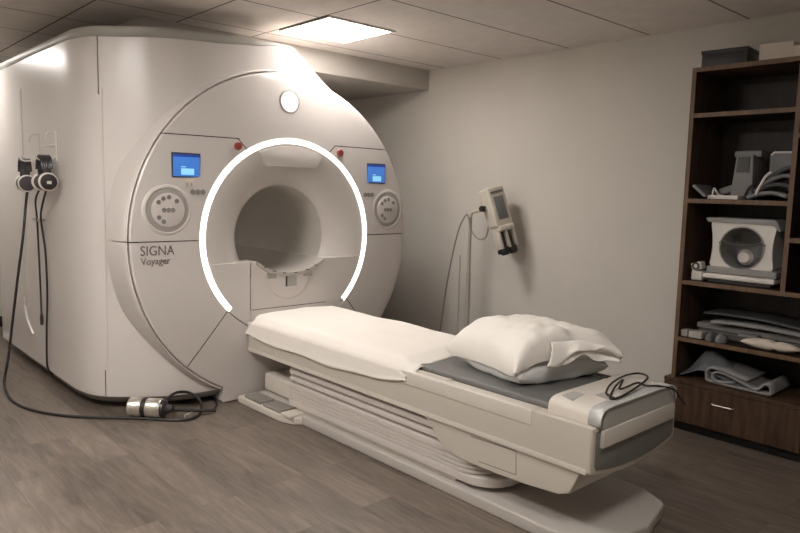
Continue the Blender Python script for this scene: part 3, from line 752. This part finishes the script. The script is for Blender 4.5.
for z, ya, yb in ((1.832, Y1, Y0-T), (1.354, Y1, Y0-T), (.884, YE+T, Y0-T), (.550, YE+T, Y0-T), (1.165, YE+T, Y1-T), (1.7, YE+T, Y1-T)):
    p = board('shelf', (XS+.005, ya, z-T), (XK-.01, yb, z), 'woodshade'); edge((XS+.002, ya, z-T), (XS+.005, yb, z), p)
board('back_panel', (XK-.010, YE+T, .305), (XK-.001, Y0-T, 2.06), 'woodshade')
board('base_top', (1.335, YE, .283), (XK, -1.955, .306))
board('base_carcass', (1.352, YE, .055), (XK, -1.955, .283))
dr = board('drawer', (1.332, -2.70, .058), (1.352, -1.958, .281))
MB().tube([(1.332, -2.247, .210), (1.316, -2.248, .210), (1.313, -2.252, .210), (1.313, -2.358, .210), (1.316, -2.362, .210), (1.332, -2.363, .210)], .004, 8).build('handle', 'chrome', dr, label='chrome bar handle')
board('drawer', (1.332, YE, .058), (1.352, -2.705, .281))
board('kick_board', (1.372, YE, 0), (1.39, -1.975, .055), 'base')

# things on top
def single(mb, name, mat, label, cat, group=None, angle=35, solid=0.): return tag(mb.build(name, mat, None, angle, solid), label, cat, group)
bx = thing('storage_box', 'black box on top of the bookcase', 'box', (1.56, -2.105, 2.085))
Xr = Matrix.Translation((1.56, -2.105, 2.086)) @ Matrix.Rotation(math.radians(4), 4, 'Z')
MB().box((-.10, -.122, 0), (.13, .122, .088), .004).xf(Xr).build('box_body', 'blackp', bx)
MB().box((-.105, -.126, .084), (.134, .126, .104), .004).xf(Xr).build('box_lid', 'blackp', bx)
single(MB().box((1.50, -2.452, 2.0855), (1.72, -2.282, 2.195), .004), 'carton', 'card', 'taller cream carton on the bookcase beside the black box', 'box')
single(MB().box((1.48, -2.66, 2.0855), (1.72, -2.458, 2.165), .004), 'carton', 'card', 'lower cream carton at the right end of the bookcase top', 'box')

# third compartment: coils (shelf top 1.354)
Z3 = 1.355
def slab(w, d_, h, bev): return MB().box((-w/2, -d_/2, 0), (w/2, d_/2, h), bev, 3)
X = Matrix.Translation((1.46, -2.064, Z3+.037)) @ Matrix.Rotation(math.radians(40), 4, 'X')
single(slab(.2, .098, .020, .008).xf(X), 'flat_coil', 'coilg', 'grey flat coil leaning at the left side of upper shelf', 'coil')
tr = thing('tray', 'white shallow tray of parts on the upper coil shelf', 'tray', (1.45, -2.15, Z3))
MB().box((1.385, -2.275, Z3+.0005), (1.56, -2.108, Z3+.012), .004).build('tray_base', 'coilw', tr)
for lo, hi in (((1.385, -2.275), (1.56, -2.268)), ((1.385, -2.115), (1.56, -2.108)), ((1.385, -2.268), (1.392, -2.115)), ((1.553, -2.268), (1.56, -2.115))):
    MB().box((*lo, Z3+.01), (*hi, Z3+.022), .001).build('tray_rim', 'coilw', tr)
q = MB()
q.tube([(1.42, -2.122, Z3+.02), (1.43, -2.125, Z3+.06), (1.44, -2.145, Z3+.028), (1.45, -2.17, Z3+.02)], .006, 8, smooth=5)
single(q, 'strap_buckle', 'coilw', 'small white strap standing up at left end of the tray', 'strap')
X = Matrix.Translation((1.50, -2.19, Z3+.034)) @ Matrix.Rotation(math.radians(-20), 4, 'X')
single(slab(.09, .09, .04, .012).xf(X), 'foam_wedge', 'coilg', 'dark grey wedge lying on the white tray', 'wedge')
fl = thing('upright_coil', 'upright grey box-shaped coil in middle of upper shelf', 'coil', (1.5, -2.25, Z3))
MB().prism([(-2.325, Z3+.014), (-2.315, Z3+.245), (-2.225, Z3+.245), (-2.205, Z3+.014)], 'x', 1.45, 1.62, .008, 3).build('coil_body', 'coilg', fl)
MB().prism([(-2.300, Z3+.15), (-2.297, Z3+.235), (-2.236, Z3+.235), (-2.231, Z3+.15)], 'x', 1.444, 1.452, .003).build('coil_panel', 'coild', fl)
MB().box((1.48, -2.345, Z3+.235), (1.62, -2.20, Z3+.27), .01).build('coil_cap', 'coilg', fl)
q = MB().tube([(1.42, -2.295, Z3+.01), (1.42, -2.315, Z3+.06), (1.43, -2.335, Z3+.075), (1.45, -2.35, Z3+.04), (1.44, -2.335, Z3+.012), (1.42, -2.36, Z3+.010)], .009, 8, smooth=6)
single(q, 'coil_lead', 'black', 'short black lead curled between the two larger coils', 'cable')
cs = thing('flexible_coil', 'grey flexible coil with curved straps at right of upper shelf', 'coil', (1.5, -2.43, Z3))
rp_ = []
for (cy, cz, a0) in ((-2.395, 1.585, PI/2), (-2.50, 1.585, 0)): pass
pl = [(-2.375, Z3+.05), (-2.375, 1.59)]+[(-2.395+.02*math.cos(a), 1.595+.02*math.sin(a)) for a in [0+PI/2*k/5 for k in range(6)]]+[(-2.529, 1.612), (-2.529, Z3+.05)]
MB().prism(pl, 'x', 1.52, 1.56, .006, 2).build('back_shell', 'coilg', cs)
MB().tube([(1.52, -2.38, 1.60), (1.52, -2.395, 1.615), (1.52, -2.528, 1.613)], .006, 6).build('shell_edge', 'coilw', cs, label='white upper edge')
for k in range(4):
    z = Z3+.012+.034*k
    def strap(u, v, k=k, z=z):
        a = u; y = -2.315-.03*k-.20*a+.0; zz = z+.028*math.sin(a*PI*.9)*(1+.3*k)+.006*k*a
        return Vector((1.40+.012*k+.10*v, max(y, -2.527), zz))
    MB().grid(20, 2, strap).build('strap', 'coilg' if k % 2 == 0 else 'coild', cs, 60, solid=.02)
MB().tube([(1.398, -2.36, Z3+.03), (1.40, -2.40, Z3+.12), (1.41, -2.425, Z3+.15)], .007, 6, smooth=4).build('shell_edge', 'coilw', cs)

# fourth compartment: head coil (shelf top .884)
Z4 = .885
hcl = thing('head_coil', 'white head coil with a large round opening, on the middle shelf', 'head coil', (1.5, -2.29, Z4))
q = MB(); n = 72; cy, cz, r = -2.295, 1.088, .116
def outline(a):
    c, s_ = math.cos(a), math.sin(a); best = 9
    zt, zb = 1.232, .9745
    if s_ > 1e-6: best = min(best, (zt-cz)/s_)
    if s_ < -1e-6: best = min(best, (zb-cz)/s_)
    z_at = lambda t: cz+t*s_
    for _ in range(1):
        t = .17/max(abs(c), 1e-6)
        if t < best:
            zz = (z_at(t)-1.09)/.15; hw = .160+.022*zz*zz
            t = hw/max(abs(c), 1e-6); best = min(best, t)
    return best
rg = []
for k in range(n):
    a = 2*PI*k/n; o_ = outline(a); e = [(r, 1.44), (o_, 1.44), (o_, 1.64), (r, 1.64)]
    rg.append([q.bm.verts.new((x, cy+R*math.cos(a), cz+R*math.sin(a))) for R, x in e])
for k in range(n):
    A, B = rg[k], rg[(k+1) % n]
    for i in range(4): q.bm.faces.new((A[i], A[(i+1) % 4], B[(i+1) % 4], B[i]))
q.build('coil_shell', 'coilw', hcl, 30)
MB().lathe([(r+.006, 1.436), (r-.002, 1.434), (r-.004, 1.64), (r-.02, 1.66), (.0001, 1.66)], (0, cy, cz), 'x', 48).build('coil_lining', 'foamlight', hcl, label='grey inner lining')
MB().tube([(1.437, cy+(.122)*math.cos(a), cz+.02+.012*math.sin(3*a)) for a in (.0, .5, 1., 1.57, 2.1, 2.6, 3.14)], .004, 6, smooth=3).build('lining_seam', 'coild', hcl)
MB().prism([(-2.105, 1.224), (-2.09, 1.245), (-2.10, 1.252), (-2.455, 1.252), (-2.47, 1.242), (-2.492, 1.195), (-2.484, 1.188), (-2.452, 1.222)], 'x', 1.43, 1.65, .004, 2).build('top_plate', 'foamlight', hcl, label='grey top plate')
MB().box((1.425, -2.49, .935), (1.66, -2.115, .975), .010, 3).build('base_bar', 'foamlight', hcl, label='grey base bar')
MB().box((1.415, -2.485, .905), (1.66, -2.10, .934), .008, 3).build('base_foot', 'coilw', hcl)
MB().box((1.44, -2.46, Z4+.0003), (1.64, -2.12, .906), .003).build('base_pad', 'coild', hcl)
MB().lathe([(.0001, 1.50), (.03, 1.50), (.045, 1.53), (.03, 1.56), (.0001, 1.56)], (0, cy+.01, cz-.055), 'x', 20).build('head_rest', 'coilw', hcl)
sb = thing('coil_connector', 'small white connector box left of the head coil', 'connector', (1.45, -2.08, Z4))
MB().box((1.415, -2.098, Z4+.0005), (1.50, -2.035, .940), .008, 3).build('connector_body', 'coilw', sb)
X = Matrix.Translation((1.452, -2.068, .941)) @ Matrix.Rotation(math.radians(-18), 4, 'X')
MB().box((-.035, -.030, .004), (.03, .03, .05), .010, 3).xf(X).build('connector_head', 'coilw', sb)
MB().lathe([(.022, -.036), (.022, -.040), (.012, -.040), (.012, -.036)], (0, 0, .028), 'x', 20).xf(X).build('connector_socket', 'coild', sb, label='dark ring socket')

# fifth compartment (shelf top .550)
Z5 = .551
for i, (y0, y1, lab) in enumerate(((-2.052, -2.012, 'short pale foam block at the left end of lower shelf'), (-2.135, -2.058, 'longer pale foam block next to the short one on lower shelf'))):
    single(MB().box((1.385, y0, Z5), (1.46, y1, Z5+.040), .006, 3), 'foam_block', 'pale', lab, 'foam block', 'foam blocks on the lower shelf')
def lump(cx, cy, z, rx, ry, h, sd, nz=.3):
    q = MB()
    def f(u, v):
        a = 2*PI*u; rr = math.sin(PI/2*v) ; k = 1+nz*noise.noise(Vector((math.cos(a)*1.5*rr, math.sin(a)*1.5*rr, sd)))
        return Vector((cx+rx*rr*k*math.cos(a), cy+ry*rr*k*math.sin(a), z+h*max(0, math.cos(PI/2*v))**.7*(1+.4*nz*noise.noise(Vector((u*5, v*3, sd+4))))))
    return q.grid(40, 14, f)
single(lump(1.43, -2.175, Z5, .05, .028, .045, 1.), 'sponge', 'foam', 'dark grey sponge right of the pale foam blocks', 'sponge', angle=70)
single(lump(1.425, -2.235, Z5, .05, .028, .048, 2.), 'sponge', 'coilg', 'lighter grey sponge in front of the stacked pads', 'sponge', angle=70)
zz = Z5
for i, (th, ya, yb, mt, lb) in enumerate(((.045, -2.72, -2.06, 'foam', 'thick grey foam pad lowest in the lower shelf stack'), (.034, -2.70, -2.05, 'cloth', 'grey foam pad second from bottom of the lower shelf stack'))):
    single(MB().box((1.49, ya+.005, zz), (1.74, yb-.005, zz+th), .010, 3), 'foam_pad', mt, lb, 'pad', 'pads stacked on the lower shelf'); zz += th+.0008
def droop(y0, y1, z0, z1, x0, x1, amp, sd):
    return lambda u, v: Vector((x0+(x1-x0)*v, y0+(y1-y0)*u, z0+(z1-z0)*u+amp*math.sin(PI*u)+.004*noise.noise(Vector((u*4, v*2, sd)))))
single(MB().grid(24, 6, droop(-2.16, -2.70, zz+.022, zz+.002+.012, 1.43, 1.72, .012, 1)), 'thin_pad', 'cloth', 'thin pale-edged pad sloping over the foam stack', 'pad', 'pads stacked on the lower shelf', 60, .014)
single(MB().grid(24, 6, droop(-2.10, -2.72, zz+.060, zz+.030, 1.47, 1.73, .022, 3)), 'thin_pad', 'coild', 'thin dark pad curving over the top of the stack', 'pad', 'pads stacked on the lower shelf', 60, .012)
single(MB().box((1.42, -2.42, Z5+.048), (1.486, -2.32, Z5+.062), .003), 'folded_card', 'coilg', 'short grey strip sticking out of the pad stack', 'strip')
q = MB()
def tanp(u, v):
    a = 2*PI*v; t = u; w = .028+.012*math.sin(PI*t)**.5; y = -2.345-.30*t
    hh = .030*math.sin(PI*min(1, t*1.02))**.5*(1-.35*math.exp(-((t-.58)/.05)**2))
    return Vector((1.415+w*math.cos(a), y, Z5+.030+hh*math.sin(a) if hh*math.sin(a) > -.029 else Z5+.001))
single(q.grid(36, 20, tanp), 'bolster', 'tan', 'soft tan bolster pinched in the middle, on the lower shelf edge', 'bolster', angle=70)

# sixth compartment: cloths on the base top (.306)
Z6 = .3065
q = MB()
def heap(u, v):
    y = -2.015-.36*u; x = 1.40+.33*v
    prof = interp(u, [(0, 0.02), (.08, .05), (.3, .165), (.42, .17), (.6, .12), (.8, .075), (1, .02)])
    return Vector((x, y, Z6+.004+prof*(.35+.65*sstep(v*3))*(1-.55*v*v)+.012*noise.noise(Vector((u*6, v*4, 1)))*sstep(v*4)*sstep(u*8)))
q.grid(40, 20, heap); q.bm.verts.ensure_lookup_table()
single(q, 'folded_cloth', 'bluecloth', 'dark grey cloth heaped at the left on the drawer unit', 'cloth', angle=70, solid=.006)
pts = []
def roll_path():
    P = [(-2.33, .033), (-2.24, .018), (-2.215, .030), (-2.212, .058), (-2.24, .074), (-2.30, .066), (-2.38, .040), (-2.45, .022), (-2.49, .060), (-2.515, .054), (-2.524, .030), (-2.516, .011), (-2.40, .010), (-2.20, .014), (-2.178, .035), (-2.180, .075), (-2.21, .092), (-2.30, .082), (-2.40, .058)]
    return spline([Vector((p[0], p[1], 0)) for p in P], 6)
rpth = roll_path()
q = MB().grid(len(rpth)-1, 4, lambda u, v: Vector((1.385+.30*v, rpth[round(u*(len(rpth)-1))].x, Z6+rpth[round(u*(len(rpth)-1))].y)))
single(q, 'rolled_blanket', 'cloth', 'pale grey blanket loosely rolled, its coiled end facing out', 'blanket', angle=70, solid=.011)

# ------------------------------------------------------------------ lamps of the room outside the frame
ceiling_lamp(-1.90, -1.35, 2.20, 2.75, 'square ceiling light panel behind the left of the scanner', 'lamprear')
ceiling_lamp(-2.70, -2.15, -1.20, -.65, 'square ceiling light panel left of the patient table', 'lampside')
ceiling_lamp(-1.62, -1.07, -3.55, -3.00, 'square ceiling light panel near the front of the room', 'lampfront')
w = bpy.data.worlds.new('room_world'); bpy.context.scene.world = w; w.use_nodes = True
w.node_tree.nodes['Background'].inputs['Color'].default_value = (.02, .018, .016, 1)

# ------------------------------------------------------------------ camera
cam = bpy.data.cameras.new('camera'); co = bpy.data.objects.new('camera', cam); col.objects.link(co)
cam.sensor_width = 36; cam.lens = 682.6653567*36/800; cam.clip_start = .05
R3 = Vector((0.7397790367, -0.6724200490, 0.0240469237)); U3 = Vector((0.0574951421, 0.0987820618, 0.9934467338)); F3 = Vector((0.6703889061, 0.7335484865, -0.1117377847))
co.matrix_world = Matrix.Translation((-2.501447986, -3.807217063, 1.364773825)) @ Matrix((R3, U3, -F3)).transposed().to_4x4()
S = bpy.context.scene; S.camera = co
S.view_settings.view_transform = 'Standard'; S.view_settings.look = 'None'; S.view_settings.gamma = 1; S.view_settings.use_curve_mapping = False
S.view_settings.exposure = 1.54
